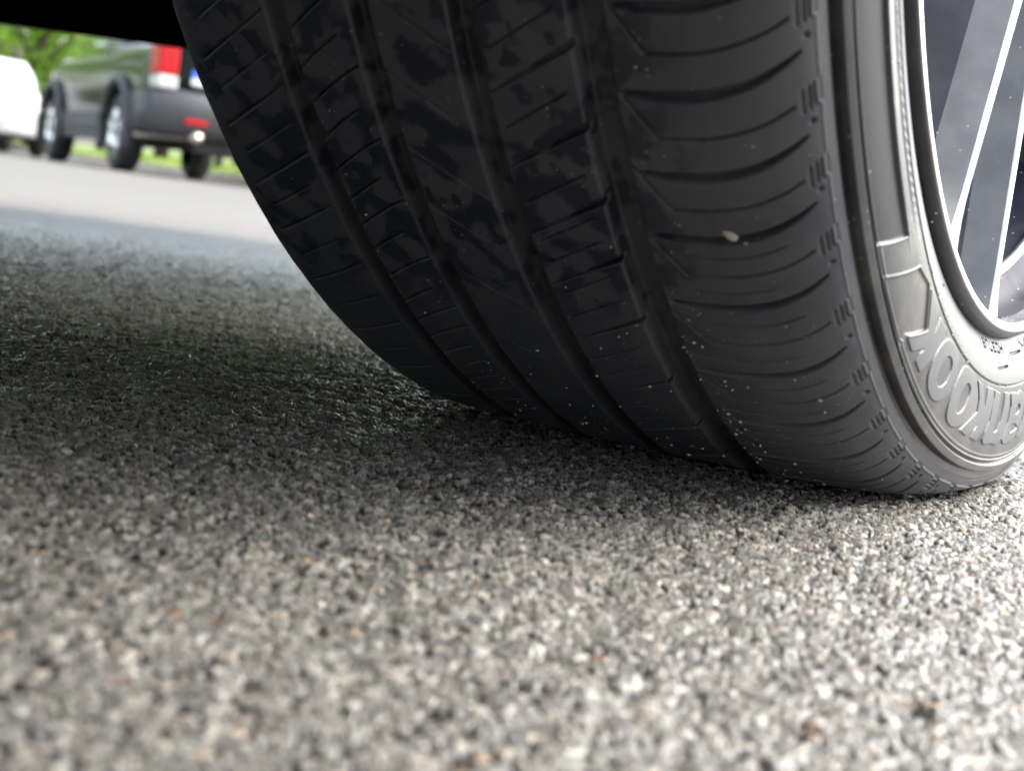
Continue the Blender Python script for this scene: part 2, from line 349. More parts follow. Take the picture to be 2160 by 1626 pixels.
# the lateral pattern repeats with mixed pitches
thick = [58.96+4.45*k for k in range(1, 66)][::-1]+[58.96, 54.5, 50.0, 46.0, 41.05, 34.95, 29.1, 23.6, 18.6, 13.9, 9.6, 5.0, .5, -4]
mm = RAD*1000*math.pi/180
vis = (TH > -3) & (TH < 68.5); ids = np.where(vis)[0]; Dv = D_[:, ids]; tv = TH[ids][None, :]
rise = 1.65*np.clip((s-72)/31.5, 0, None)**2 + .12*np.clip((64-s)/10, 0, None)
for k in range(len(thick)-1):
    t0 = thick[k]; t1 = thick[k+1]; pitch = t0-t1
    if t0 > 75 or t0 < -5: continue
    # crescent slot across the shoulder
    d = (tv-(t0+rise))*mm
    ww = 3.0*np.sin(np.clip((s-55)/(106-55), 0, 1)**.8*math.pi)**.5; ww = np.where((s > 55) & (s < 106), ww, 0)
    Dv = np.maximum(Dv, np.where(ww > .25, 3.8*(1-sst(np.abs(d), ww/2-.25, ww/2+.45)), 0)*sst(ww, .2, .8))
    # hooked sipe half way
    th_ = t0-pitch*.51
    hk = np.where(s < 64, (64-s)/10.*2.5, 0)
    d = (tv-(th_+rise*.9+hk))*mm*np.where(s < 64, .6, 1.)
    Dv = np.maximum(Dv, smin_line(d, .7, 1.7)*((s > 54) & (s < 103)))
    if pitch > 4.85 or t0 < 36:
        d = (tv-(th_+pitch*.26+rise*.95))*mm
        Dv = np.maximum(Dv, smin_line(d, .5, 1.2)*sst(s, 54, 58)*sst(s, 98, 92))
        d = (tv-(th_-pitch*.25+rise*.95))*mm
        Dv = np.maximum(Dv, smin_line(d, .4, .9)*sst(s, 54, 60)*sst(s, 96, 85))
    # comb of short slots on the edge of the shoulder
    tcb = th_+1.55
    for q in range(4):
        d = s-(105.3+q*1.75); e_ = np.abs(tv-(tcb+.12*q)); 
        Dv = np.maximum(Dv, (1-sst(np.abs(d), .35, .75))*(1-sst(e_, .55, .72))*.8)
    # small dimple above each thick slot end and the fine step at the edge of the shoulder
    Dv = np.maximum(Dv, 1.2*(1-sst(np.hypot(s-107.5, (tv-(t0+2.6))*mm), .5, 1.2)))
    # rib C-D: notch from the groove + thin sipes
    nt_ = t0-2.5
    line = -.085*(42-s)*1.15
    d = (tv-(nt_+.55+line))*mm; wn = np.clip((s-14)/28, 0, 1)*2.0+.35
    Dv = np.maximum(Dv, (1-sst(np.abs(d), wn/2-.1, wn/2+.3))*np.where(s > 27, 2.6, 1.2)*((s > 12.5) & (s < 42.5)))
    for fr in ((.33, .66) if pitch > 4.7 else (.5,)):
        d = (tv-(nt_+.55+pitch*fr+line))*mm
        Dv = np.maximum(Dv, smin_line(d, .55, 1.3)*((s > 14) & (s < 38)))
    # rib B-C: long diagonal sipes leaning the other way
    line = (s+25)*-.115+.4
    d = (tv-(t0-1.2+line+1.2))*mm*.75
    Dv = np.maximum(Dv, smin_line(d, .5, .8)*((s > -25) & (s < 2))*(.25+.75*sst(tv, 30, 44)))
    # rib A-B and the inner ribs
    for fr in ((0, .5) if pitch < 5 else (0, .34, .67)):
        line = .11*(s+34)-.0016*(s+46)**2*.6
        d = (tv-(t0-1.5-pitch*fr+line))*mm
        Dv = np.maximum(Dv, smin_line(d, .7 if fr == 0 else .5, 1.6)*((s > -59) & (s < (-34 if fr else -40))))
    d = (tv-(t0-1+.10*(s+68)))*mm
    Dv = np.maximum(Dv, smin_line(d, .7, 1.1)*((s > -104) & (s < -69)))
    d = (tv-(t0-1-pitch/2+.10*(s+68)))*mm
    Dv = np.maximum(Dv, smin_line(d, .5, .7)*((s > -100) & (s < -72)))
D_[:, ids] = Dv
# fine raised edge line before the channel next to the sidewall
D_ += (sst(s, 110.8, 111.2))*.35
D_ += (np.abs(s-110.6) < .35)*-.25
# steady waviness of hand-moulded rubber
wav = .12*np.sin(th*.9+s*.05)+.08*np.sin(th*2.3-s*.11)
D_ += wav*(1-sst(s, 60, 110))*.5
rr_ = pr_[:, None]-D_/1000*nr_[:, None]; xx = px_[:, None]-D_/1000*nx[:, None]
tr_ = np.radians(TH)[None]
Yt = -rr_*np.sin(tr_); Zt = -rr_*np.cos(tr_)
def squash(X_, Y_, Z_):   # the loaded tyre flattens on the road and bulges beside it
    lim = -ZC+.0006
    over = np.clip(lim+.004-Z_, 0, None)
    Z2 = np.where(Z_ < lim+.004, lim+.004-.004*(1-np.exp(-over/.004)), Z_)
    b_ = np.clip((-Z_-.24)/.07, 0, 1)**2*np.exp(-(Y_/.11)**2)
    X2 = X_+np.sign(X_)*b_*.004*np.clip((np.abs(X_)-.06)/.05, 0, 1)
    return X2, Y_, Z2
Xq, Yq, Zq = squash(xx, Yt, Zt)
tread_V = np.stack([Xq, Yq, Zq], -1).reshape(-1, 3)

CAR = empty('parked_car', W(.108, .655, 0), YAW)
tag(CAR, 'car whose dark underside and front wheel with the big black tyre fill the foreground', 'car')
wheel = empty('wheel', (0, 0, 0), 0, CAR)
# wheel is steered: its local frame is the world frame, centre at hub height
bpy.context.view_layer.update()
wheel.matrix_parent_inverse = Matrix.Identity(4)
WM = Matrix.Translation((0, 0, ZC))
wheel.matrix_local = CAR.matrix_world.inverted() @ WM if False else (Matrix.Translation(CAR.location) @ Matrix.Rotation(YAW, 4, 'Z')).inverted() @ WM
o = mesh_obj('tyre_tread', tread_V, grid_faces(len(S), len(TH), True), M_tread, wheel)
# ---- outer sidewall with raised lettering
LET = {
'o1':[(24.11,270.03),(22.4,268.19),(20.92,268.51),(20.05,271.03),(19.73,276.19),(20.17,281.23),(20.77,285.59),(21.98,289.91),(23.08,292.23),(24.28,293.02),(25.52,292.36),(26.37,290.27),(26.64,286.91),(26.58,283.4),(26.13,278.64),(25.47,274.48)],
'o1i':[(22.93,274.51),(21.93,274.27),(21.54,276.57),(21.77,279.96),(22.15,283.36),(22.96,286.41),(23.75,287.49),(24.45,286.62),(24.64,284.0),(24.35,280.01),(23.79,276.71)],
'o2':[(13.3,269.73),(12.31,273.93),(11.99,278.11),(12.46,281.6),(13.37,284.83),(14.57,288.07),(15.73,290.45),(16.86,292.12),(17.83,292.73),(18.77,292.52),(19.47,291.33),(19.87,288.88),(19.88,285.18),(19.7,281.52),(19.33,277.75),(19.03,275.25),(18.48,272.25),(18.01,270.4),(17.09,268.66),(15.88,267.98),(14.65,268.07),(13.76,268.81)],
'o2i':[(16.18,274.08),(15.19,273.92),(14.88,275.09),(14.87,277.28),(15.21,279.85),(15.52,282.26),(15.93,284.27),(16.61,286.38),(17.44,286.85),(17.83,286.04),(17.79,283.43),(17.47,280.1),(16.96,276.91)],
'k2':[(12.62,269.27),(11.08,269.17),(10.39,272.44),(9.41,277.34),(9.22,273.42),(9.03,269.16),(6.98,269.01),(6.92,273.7),(7.36,280.01),(8.24,284.46),(9.15,287.91),(10.12,291.2),(11.78,291.07),(11.34,287.85),(10.79,285.02),(13.17,291.42),(15.24,291.22),(13.57,285.88),(11.53,280.49),(11.62,275.93),(12.22,272.14)],
'n':[(6.31,269.09),(4.28,269.59),(4.7,275.9),(5.06,281.69),(5.55,285.21),(4.85,285.55),(4.1,284.65),(3.45,280.96),(2.92,275.71),(2.59,269.31),(0.74,269.54),(0.82,275.46),(1.43,281.43),(1.99,286.55),(3.08,289.58),(3.8,290.78),(5.65,290.29),(6.16,290.58),(7.39,291.38),(8.0,290.96),(8.29,289.63),(7.97,286.3),(7.17,281.54),(6.91,276.51),(6.41,272.1)],
'a':[(0.15,269.52),(-1.62,269.72),(-2.25,270.48),(-3.41,269.35),(-4.49,270.9),(-5.18,273.59),(-4.96,277.29),(-4.41,281.76),(-3.33,285.57),(-2.11,283.22),(-0.9,282.74),(-0.64,284.73),(-0.63,286.33),(-2.3,285.99),(-3.07,285.04),(-3.06,288.51),(-1.6,289.86),(0.25,290.87),(1.43,290.56),(1.93,288.78),(1.41,285.52),(0.69,281.55),(0.03,275.23),(0.32,269.85)],
'ai':[(-2.97,274.7),(-3.48,276.46),(-3.13,278.55),(-2.06,279.2),(-1.64,278.29),(-1.89,276.14)],
'k1':[(31.72,270.58),(30.8,269.06),(29.38,269.11),(28.66,273.21),(28.16,277.29),(27.93,274.34),(27.64,270.25),(25.52,268.92),(25.7,273.66),(26.41,278.29),(26.9,283.49),(27.66,288.75),(28.14,292.76),(29.71,292.66),(29.56,289.15),(29.22,286.52),(31.06,292.96),(33.04,292.85),(30.11,281.77),(29.99,280.74),(31.04,274.85)],
'hs':[(-5.46,270.5),(-5.57,276.72),(-4.78,282.98),(-3.46,289.92),(-5.13,290.31),(-5.97,286.22),(-7.17,283.86),(-5.64,270.61)],
'P2':[(39.66,297.05),(35.45,274.94),(32.38,271.0),(30.11,281.77),(33.04,292.85),(33.22,296.96),(35.09,297.17),(37.88,297.24)],
}
SWp = np.array([(107.6, 306.5), (108.0, 305), (108.9, 302.2), (109.6, 301), (111.8, 297), (113.3, 290), (113.8, 280), (113.4, 270), (111.8, 262), (109.3, 255), (106.5, 249), (104.5, 246.4)])
Ps = chaikin(SWp, 3)
ar2 = np.r_[0, np.cumsum(np.hypot(*np.diff(Ps, axis=0).T))]
S2 = np.concatenate([np.arange(0, ar2[-1], .24), [ar2[-1]]])
sx_ = np.interp(S2, ar2, Ps[:, 0]); sr_ = np.interp(S2, ar2, Ps[:, 1])
a1 = np.gradient(sx_, S2); a2 = np.gradient(sr_, S2); nl = np.hypot(a1, a2); n2x = kern(kern(-a2/nl, 15), 15); n2r = kern(kern(a1/nl, 15), 15)
T2 = np.concatenate([np.arange(-18, 63, .055), np.arange(63, 342, 1.0)])
H = np.zeros((len(S2), len(T2))); rg_ = sr_[:, None]; tg = T2[None, :]
mr_ = rg_*math.pi/180
def seg_sdf(poly, closed=True):
    """signed distance (mm, negative inside) in the unrolled sidewall plane"""
    P = np.array(poly, float); c0 = P[:, 0].mean(); rb = 281*math.pi/180
    xs = (tg-c0)*rb*np.ones_like(rg_); ys = rg_*np.ones_like(tg)
    t0, t1 = P[:, 0].min()-2, P[:, 0].max()+2
    cols = np.where((T2 >= t0) & (T2 <= t1))[0]
    xs = xs[:, cols]; ys = ys[:, cols]; px = (P[:, 0]-c0)*rb; py = P[:, 1]
    d = np.full(xs.shape, 1e9); ins = np.zeros(xs.shape, bool); n = len(P)
    for i in range(n if closed else n-1):
        j = (i+1) % n; ex, ey = px[j]-px[i], py[j]-py[i]; wx, wy = xs-px[i], ys-py[i]
        t = np.clip((wx*ex+wy*ey)/(ex*ex+ey*ey+1e-9), 0, 1)
        d = np.minimum(d, np.hypot(wx-ex*t, wy-ey*t))
        if closed:
            c = ((py[i] > ys) != (py[j] > ys)) & (xs < (px[j]-px[i])*(ys-py[i])/(py[j]-py[i]+1e-12)+px[i])
            ins ^= c
    return cols, np.where(ins, -d, d)
def sm(poly):
    P = np.array(poly, float); Q = []
    for i in range(len(P)):
        a, b_ = P[i], P[(i+1) % len(P)]; Q += [a*.75+b_*.25, a*.25+b_*.75]
    return Q
def raise_poly(key, hole=None, hgt=.55, round_=False):
    cols, d = seg_sdf(sm(LET[key]) if round_ else LET[key])
    if hole: _, dh = seg_sdf(sm(LET[hole])); 
    if hole:
        c2, dh = seg_sdf(sm(LET[hole])); full_ = np.full((len(S2), len(T2)), 9.); full_[:, c2] = dh; d = np.maximum(d, -full_[:, cols])
    H[:, cols] += hgt*(1-sst(d, -.28, .12))
raise_poly('o1', 'o1i', round_=True); raise_poly('o2', 'o2i', round_=True)
raise_poly('k2'); raise_poly('n'); raise_poly('a', 'ai'); raise_poly('hs')
raise_poly('k1')
LET['hs2'] = [(-7.0, 284), (-7.6, 279), (-11.5, 279), (-11.0, 284)]; LET['hs3'] = [(-10.6, 269.5), (-9.2, 291), (-12.6, 291), (-14, 269.5)]
raise_poly('hs2'); raise_poly('hs3')
# recessed panels between the ridges
for k_, dep in (('P1x', .7), ('P2', .55)):
    LET['P1x'] = [(42.56, 297.2), (39.68, 279.1), (62.5, 279.1), (62.5, 297.2)]
    cols, d = seg_sdf(LET[k_]); H[:, cols] -= dep*(1-sst(d, -.5, .2))
    H[:, cols] += .35*(1-sst(np.abs(d-.5), .1, .6))
# ring ridges
def ring(r0, wd, hg, soft=.3): 
    global H
    H = H+hg*(1-sst(np.abs(rg_-r0), wd/2, wd/2+soft))*np.ones_like(tg)
ring(300.2, 2.4, 1.5, .5); ring(298.0, .3, -.5, .3); ring(297.2, .5, .6, .35); ring(295.6, .6, .3, .4)
H += -2.6*sst(rg_, 301.9, 302.8)*(.12+.88*sst(np.abs(tg), 4, 24))
H += .35*sst(rg_, 266.6, 266.1)*np.ones_like(tg)
H += -.45*(1-sst(np.abs(rg_-266.7), .15, .5))*np.ones_like(tg)
up = sst(tg, 37, 43)
H += up*(.45*(1-sst(np.abs(rg_-278.6), .4, .9))+.4*(1-sst(np.abs(rg_-271.5), .3, .7)))
H += up*.22*np.sin((tg*281+rg_*8)*2*math.pi/85)*(sst(rg_, 272, 272.6)*sst(rg_, 278, 277.4))
H += up*.3*np.sin(tg*2*math.pi/.9)*np.sin(rg_*1.1)*(1-sst(np.abs(rg_-268.8), .9, 1.8))
# a small raised line of characters and two moulded dashes near the rim
def stroke(pts, wd, hg):
    cols, d = seg_sdf(pts, False); H[:, cols] += hg*(1-sst(d, wd/2-.15, wd/2+.3))
G = {'H': [[(0,0),(0,1)],[(1,0),(1,1)],[(0,.5),(1,.5)]], 'O': [[(0,0),(1,0),(1,1),(0,1),(0,0)]], '3': [[(0,1),(1,1),(1,.5),(.3,.5)],[(1,.5),(1,0),(0,0)]],
     '7': [[(0,1),(1,1),(.4,0)]], 'U': [[(0,1),(0,0),(1,0),(1,1)]], '8': [[(0,0),(1,0),(1,1),(0,1),(0,0)],[(0,.5),(1,.5)]], '1': [[(.5,0),(.5,1)]], '.': [[(.4,0),(.6,0)]]}
for i, ch in enumerate('H037U81'.replace('0', 'O')):
    t_a = .95+i*1.42
    for ln in G[ch]: stroke([(t_a+q[0]*.95, 250.4+q[1]*3.4) for q in ln], .5, -1.1)
stroke([(-1.4, 254.5), (-5.6, 254.4)], .7, -1.2); stroke([(4.6, 260.4), (.4, 259)], .7, -1.2); stroke([(27.6, 258.5), (25.2, 252)], .5, -.6)
stroke([(-5.9, 250.5), (-7.2, 253.6), (-8.2, 250.5)], .5, -.7)
Rr = sr_[:, None]+H*n2r[:, None]*-1*-1; 
sgn = np.sign(n2x.mean())
Xs = sx_[:, None]+H*n2x[:, None]*sgn; Rr = sr_[:, None]+H*n2r[:, None]*sgn
t_ = np.radians(T2)[None]
Xq, Yq, Zq = squash(Xs/1000, -Rr/1000*np.sin(t_), -Rr/1000*np.cos(t_))
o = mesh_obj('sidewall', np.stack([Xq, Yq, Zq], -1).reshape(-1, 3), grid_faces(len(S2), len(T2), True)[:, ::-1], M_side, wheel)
fl_ = o.data.attributes.new('sheen_dust', 'FLOAT', 'POINT'); lift_ = np.clip(H/.55, 0, 1)*(rg_ < 296)*(rg_ > 267)*.6
fl_.data.foreach_set('value', np.clip(sst(rg_, 267.0, 266.2)*.55*np.ones_like(tg)+lift_+.25*(1-sst(np.abs(rg_-300), 1.2, 1.8)), 0, 1).astype(np.float32).ravel())  # sheen painted on the bead band, raised letters and outer ridge
mt2 = o.data.attributes.new('panel_reflection', 'FLOAT', 'POINT'); mv = np.zeros(H.shape); cols, d = seg_sdf(LET['P1x']); mv[:, cols] = 1-sst(d, -.6, 0)  # mask of the panel that carries the painted dark reflection
mt2.data.foreach_set('value', mv.astype(np.float32).ravel())
b_ = MB(); b_.lathe([(-.1132, .301), (-.1155, .28), (-.110, .26), (-.104, .246)], 96); b_.build('inner_sidewall', M_side, wheel, True)
# ---- rim
def dusty(name, col, rough, metal, coat=0, thr=.95, scale=560, dustc=(.55, .53, .5), sheen_dust=None):
    m = mat(name, col, rough, metal, coat=coat); b = m.node_tree.nodes['Principled BSDF']; tc = N(m, 'ShaderNodeTexCoord')
    cs = mixc(m, ramp(m, noise(m, tc, 60, 4), .35, .7), col, tuple(min(1, c*1.25+.01) for c in col))
    if sheen_dust:
        cs = mixc(m, ramp(m, noise(m, tc, 24, 6, .75), .5, .6), cs, sheen_dust)
    Lk(m, specks(m, tc, scale, thr, dustc, cs), b.inputs['Base Color'])
    addbump(m, noise(m, tc, 1500, 2), .12, .0003)
    return m
M_mach = dusty('machined aluminium', (.33, .335, .35), .3, 1, coat=.0, thr=.985, dustc=(.3, .28, .27))
M_rimdk = dusty('dark wheel paint', (.012, .012, .016), .32, 0, coat=0, thr=.94, scale=520, dustc=(.7, .7, .72))
M_barrel = dusty('barrel paint', (.024, .026, .042), .42, .0, coat=.0, thr=.98, sheen_dust=(.05, .05, .06))
M_nose = dusty('polished rim edge', (.7, .7, .72), .22, 1, thr=.985)
M_chamf = dusty('satin spoke chamfer', (.22, .225, .24), .42, .6, thr=.98)
M_spokeside = dusty('spoke side paint', (.09, .095, .115), .45, .2, coat=.0, thr=.975)
rp = chaikin([(.1030, .2480), (.1070, .2476), (.1096, .2468), (.1108, .2455), (.1110, .2442)], 2)
b_ = MB(); b_.lathe([tuple(q) for q in rp], 360); b_.build('rim_lip', M_rimdk, wheel, True)
rp = chaikin([(.1110, .2446), (.1112, .2434), (.1110, .2420), (.1100, .2410), (.1080, .2405), (.1030, .2402)], 2)
b_ = MB(); b_.lathe([tuple(q) for q in rp], 360); b_.build('rim_ring', M_nose, wheel, True)
rp = chaikin([(.1030, .2402), (.0960, .2385), (.0910, .2345), (.0890, .2300), (.0885, .2280), (.0850, .2268), (.078, .2250), (.060, .2200), (.020, .2140), (-.04, .2120), (-.085, .2180), (-.105, .2450)], 2)
b_ = MB(); b_.lathe([tuple(q) for q in rp], 240); b_.build('rim_barrel', M_barrel, wheel, True)
def spoke(ta, tb, name='spoke'):
    """one arm: from the hub (angle ta) to the rim (angle tb); machined narrow face, painted flanks"""
    n = 28; V = []; F = []; mi = []
    A = np.array([-.058*math.sin(R(ta)), -.058*math.cos(R(ta))]); B = np.array([-.2405*math.sin(R(tb)), -.2405*math.cos(R(tb))])
    ctrl = (A+B)/2; d = (B-A)/np.linalg.norm(B-A); nn = np.array([-d[1], d[0]])
    for i in range(n):
        t = i/(n-1); P = A*(1-t)+B*t
        # flare into the ring at the outer end (rounded V between the arms and the ring)
        fl = np.clip((t-.86)/.14, 0, 1)**2
        wf = .0020+.0022*(1-t)+fl*.0045; wb = wf+.009+.006*(1-t)+fl*.014
        xf = .1082-.006*(1-t)+.0008*fl; ch = .0012
        depth = .040+.01*(1-t)
        sec = [(-wb, xf-depth), (-wf-.0050, xf-.014), (-wf, xf-ch), (-wf+.0008, xf), (wf-.0008, xf), (wf, xf-ch), (wf+.0050, xf-.014), (wb, xf-depth)]
        for (w_, x_) in sec:
            q = P+nn*w_
            rq = np.hypot(*q); lim = .2408
            if x_ > .1 and rq > lim: q = q*(lim/rq)
            V.append((x_, q[0], q[1]))
    for i in range(n-1):
        for k in range(7):
            F.append((i*8+k, i*8+k+1, (i+1)*8+k+1, (i+1)*8+k)); mi.append(1 if k in (2, 3, 4) else (2 if k in (1, 5) else 0))
    o = mesh_obj(name, V, F, [M_spokeside, M_mach, M_chamf], wheel, True, mi)
    bm = bmesh.new(); bm.from_mesh(o.data); bmesh.ops.recalc_face_normals(bm, faces=bm.faces)
    for e_ in bm.edges:
        if len(e_.link_faces) == 2 and e_.link_faces[0].material_index != e_.link_faces[1].material_index: e_.smooth = False
    bm.to_mesh(o.data); bm.free(); return o
for k in range(5):
    c0 = 16.6+72*k
    spoke(c0+4, c0+9.6); spoke(c0-4, c0-9.4)
M_barrel.node_tree.nodes['Principled BSDF'].inputs['Specular IOR Level'].default_value = .05
b_ = MB(); b_.lathe([(.0885+.0022*math.cos(a), .2262+.0030*math.sin(a)) for a in np.linspace(0, 2*math.pi, 13)[:-1]], 200, close=True); b_.build('rim_step', M_chamf, wheel, True)
b_ = MB(); b_.lathe([(.060, .0), (.098, .0), (.100, .03), (.098, .062), (.085, .07), (.06, .07)], 64); b_.build('hub', M_spokeside, wheel, True)
M_disc = mat('brake disc steel', (.35, .35, .37), .35, 1, bump=(300, .2, .0005)); 
b_ = MB(); b_.lathe([(.018, .0), (.018, .155), (-.008, .155), (-.008, 0)], 96); b_.build('brake_disc', M_disc, wheel, False)
M_redc = mat('dark brake iron', (.05, .05, .06), .6)  # plain dark iron colour of the splash shield
b_ = MB(); b_.lathe([(-.02, .0), (-.02, .205), (-.026, .205), (-.026, 0)], 96); b_.build('splash_shield', M_redc, wheel, False)
# ---- a pebble wedged in the tread and grit stuck to the tyre
def on_tread(sm_, thd, lift=0.0):
    r_ = np.interp(sm_/1000, arc, Pf[:, 1])+lift; x_ = np.interp(sm_/1000, arc, Pf[:, 0]); t = math.radians(thd)
    return Vector((x_, -r_*math.sin(t), ZC-r_*math.cos(t)))
def rock(name, loc, size, sq, mt, seed):
    bm = bmesh.new(); bmesh.ops.create_icosphere(bm, subdivisions=3, radius=1)
    rs = np.random.default_rng(seed); ds = rs.normal(size=(7, 3))
    for v in bm.verts:
        p = v.co.copy(); k = 1.0
        for d in ds:
            dv = Vector(d).normalized(); k -= .16*max(0, p.dot(dv)-.55)/.45
        v.co = Vector((p.x*sq[0], p.y*sq[1], p.z*sq[2]))*k*size
    me = bpy.data.meshes.new(name); bm.to_mesh(me); bm.free(); me.materials.append(mt)
    for q in me.polygons: q.use_smooth = True
    o = bpy.data.objects.new(name, me); COL.objects.link(o); o.location = loc; return o
M_peb = mat('pale pebble', (.42, .39, .31), .7, var=(600, .2, (.26, .24, .2)), bump=(900, .4, .0004))
pb = rock('pebble', on_tread(80.0, 46.45, -.0006), .0020, (1.4, 1.0, .8), M_peb, 23)
pb.rotation_euler = (.5, .3, .4)
tag(pb, 'small pale pebble wedged in a slot of the tyre shoulder', 'pebble')
bm = bmesh.new()
rs = np.random.default_rng(5)
# the ground-in dust and small stone chips that cling to the rubber
for k in range(620):
    sm_ = rs.uniform(-66, 100); thd = 8+56*rs.beta(1.1, 2.3)
    if rs.random() < .35: sm_ = rs.uniform(40, 66)
    skip = any(l < sm_ < r_ for l, r_ in ((-68.2, -59), (-33.8, -25), (2.3, 12.3), (41.7, 53.6)))
    if skip and rs.random() < .8: continue
    sz = .00016+.00042*rs.random()**4
    if skip: continue
    P = on_tread(sm_, thd, sz*.3)
    mt_ = Matrix.Translation(P) @ Matrix.Rotation(rs.uniform(0, 6), 4, 'X') @ Matrix.Diagonal((sz*rs.uniform(.8, 1.7), sz, sz*rs.uniform(.7, 1.3), 1))
    bmesh.ops.create_icosphere(bm, subdivisions=1, radius=1, matrix=mt_)
for k in range(420):     # grains lying along the rim lip and lower sidewall
    thd = rs.uniform(-12, 34); rr0 = rs.choice([.2425, .2405, .2660, .2645, .2985])+rs.normal()*.0012; x0 = {0: .1062}.get(0)
    if rr0 > .2560: x0 = np.interp(-rr0*1000, -sr_, sx_)/1000+.0004
    else: x0 = np.interp(rr0, [.2378, .2408, .2432, .2458], [.1040, .1052, .1072, .108])+.0002
    sz = .00014+.00024*rs.random()**2; t = math.radians(thd)
    P = Vector((x0, -rr0*math.sin(t), ZC-rr0*math.cos(t)))
    bmesh.ops.create_icosphere(bm, subdivisions=1, radius=1, matrix=Matrix.Translation(P) @ Matrix.Diagonal((sz, sz*1.3, sz, 1)))
me = bpy.data.meshes.new('road_grit'); bm.to_mesh(me); bm.free()
me.materials.append(mat('grit', (.26, .245, .22), .6, var=(700, .15, (.45, .43, .38))))
gr = bpy.data.objects.new('road_grit', me); COL.objects.link(gr)
tag(gr, 'pale road grit and sand grains stuck to the big tyre and rim', 'grit', kind='stuff')
# ---- body of the near car (its local y runs forward, wheel hub at the origin)
b_ = MB()
b_.box((-1.62, -.44, .262), (-.20, 1.50, .60)); b_.box((-1.62, .44, .262), (.13, 1.50, .60), 0)
b_.box((-1.62, -1.9, .25), (.06, -.66, .60)); b_.box((-1.62, -.67, .252), (-.36, -.43, .58))
b_.build('underbody', M_under, CAR, False, .01)
b_ = MB(); b_.box((.05, -1.9, .255), (.11, -.45, .64)); b_.build('sill_panel', M_paintblk, CAR, False, .02)
b_ = MB()
V = []; prof = [(.90, .225), (.93, .218), (.955, .235), (.97, .30), (.975, .45), (.96, .62), (.90, .70), (.80, .74)]
xs_ = np.linspace(-1.66, .17, 30)
for x in xs_:
    c_ = abs((x+.745)/.915); back = .0+.16*max(0, c_-.55)**1.5*3
    for (y, z) in prof: V.append((x, y-back+.62, z+.057))
Fb = [(i*8+k, i*8+k+1, (i+1)*8+k+1, (i+1)*8+k) for i in range(29) for k in range(7)]
b_.add(V, Fb); o = b_.build('front_bumper', M_under, CAR, True); q = o.modifiers.new('solid', 'SOLIDIFY'); q.thickness = .004
# wing with the wheel arch cut out, and the liner over the wheel
b_ = MB(); V = []; F = []
na_ = 40
for i in range(na_+1):
    t = math.pi*i/na_; a_ = (-.41*math.cos(t), ZC+.41*math.sin(t)); sx2 = max(-.42, min(1.5, -1.5*math.cos(t))); 
    top = (-.42 if i == 0 else (sx2), .78 if 0 < i < na_ else a_[1])
    for k in range(6):
        f_ = k/5; y = a_[0]*(1-f_)+top[0]*f_; z = a_[1]*(1-f_)+top[1]*f_
        V.append((.135+.018*math.sin(f_*2.2), y, z))
F = [(i*6+k, i*6+k+1, (i+1)*6+k+1, (i+1)*6+k) for i in range(na_) for k in range(5)]
b_.add(V, F); o = b_.build('front_wing', M_paintblk, CAR, True); q = o.modifiers.new('solid', 'SOLIDIFY'); q.thickness = .003
b_ = MB(); V = []
for i in range(na_+1):
    t = math.pi*i/na_
    for x in (-.20, -.08, .04, .13): V.append((x, -.405*math.cos(t), ZC+.405*math.sin(t)))
b_.add(V, [(i*4+k, i*4+k+1, (i+1)*4+k+1, (i+1)*4+k) for i in range(na_) for k in range(3)])
b_.box((-.26, -.40, .29), (-.205, .43, .72))
b_.build('wheel_arch_liner', M_under, CAR, True)
b_ = MB(); V = []
for i, y in enumerate(np.linspace(-.42, 1.48, 14)):
    for x in np.linspace(-1.60, .12, 12):
        u_ = (x+.74)/.86; V.append((x, y, .80+.10*(1-u_**4)-.06*max(0, (y-.5)/1.0)**2))
b_.add(V, [(i*12+k, i*12+k+1, (i+1)*12+k+1, (i+1)*12+k) for i in range(13) for k in range(11)])
o = b_.build('bonnet', M_paintblk, CAR, True); q = o.modifiers.new('solid', 'SOLIDIFY'); q.thickness = .003
# ------------------------------------------------------------ far cars
M_glass = mat('car glass', (.02, .025, .03), .05, spec=.8, coat=1)
M_clad = mat('grey plastic cladding', (.05, .052, .058), .55, bump=(60, .2, .002))
M_tyre = mat('far tyre', (.03, .03, .031), .7, bump=(50, .5, .004))
M_alloy = mat('bright alloy', (.75, .76, .78), .22, 1)
M_red = mat('red lens', (.42, .008, .012), .3, spec=.25); M_clear = mat('clear lens', (.55, .53, .5), .3)
M_chrome = mat('chrome', (.8, .8, .8), .12, 1); M_blk = mat('black trim', (.015, .015, .016), .5)
M_white = mat('white paint', (.30, .30, .295), .3, var=(2, .3, (.76, .76, .76)))
M_dkgreen = mat('dark green black paint', (.006, .011, .008), .1, spec=.13, coat=0)
def loft_body(ys, zb, zt, hw, n=14, crown=.35):
    """rings along y; side bulges, roof crowned; returns verts, faces"""
    V = []; F = []; m_ = 2*n
    for i, y in enumerate(ys):
        for k in range(n):
            f_ = k/(n-1); z = zb[i]+(zt[i]-zb[i])*min(1, f_/.86) if f_ < .86 else zt[i]+.03*((f_-.86)/.14)
            bul = 1-.05*((z-.75)/.5)**2-(.16*max(0, (z-1.15)/.65))
            x = hw[i]*bul*(1 if f_ < .86 else 1-(f_-.86)/.14)
            V.append((-x, y, z))
        for k in range(n):
            V.append((-V[-1-2*k][0], y, V[-1-2*k][2]))
    for i in range(len(ys)-1):
        for k in range(m_): F.append((i*m_+k, i*m_+(k+1) % m_, (i+1)*m_+(k+1) % m_, (i+1)*m_+k))
    F.append(list(range(m_))); F.append([(len(ys)-1)*m_+k for k in range(m_)][::-1])
    return V, F
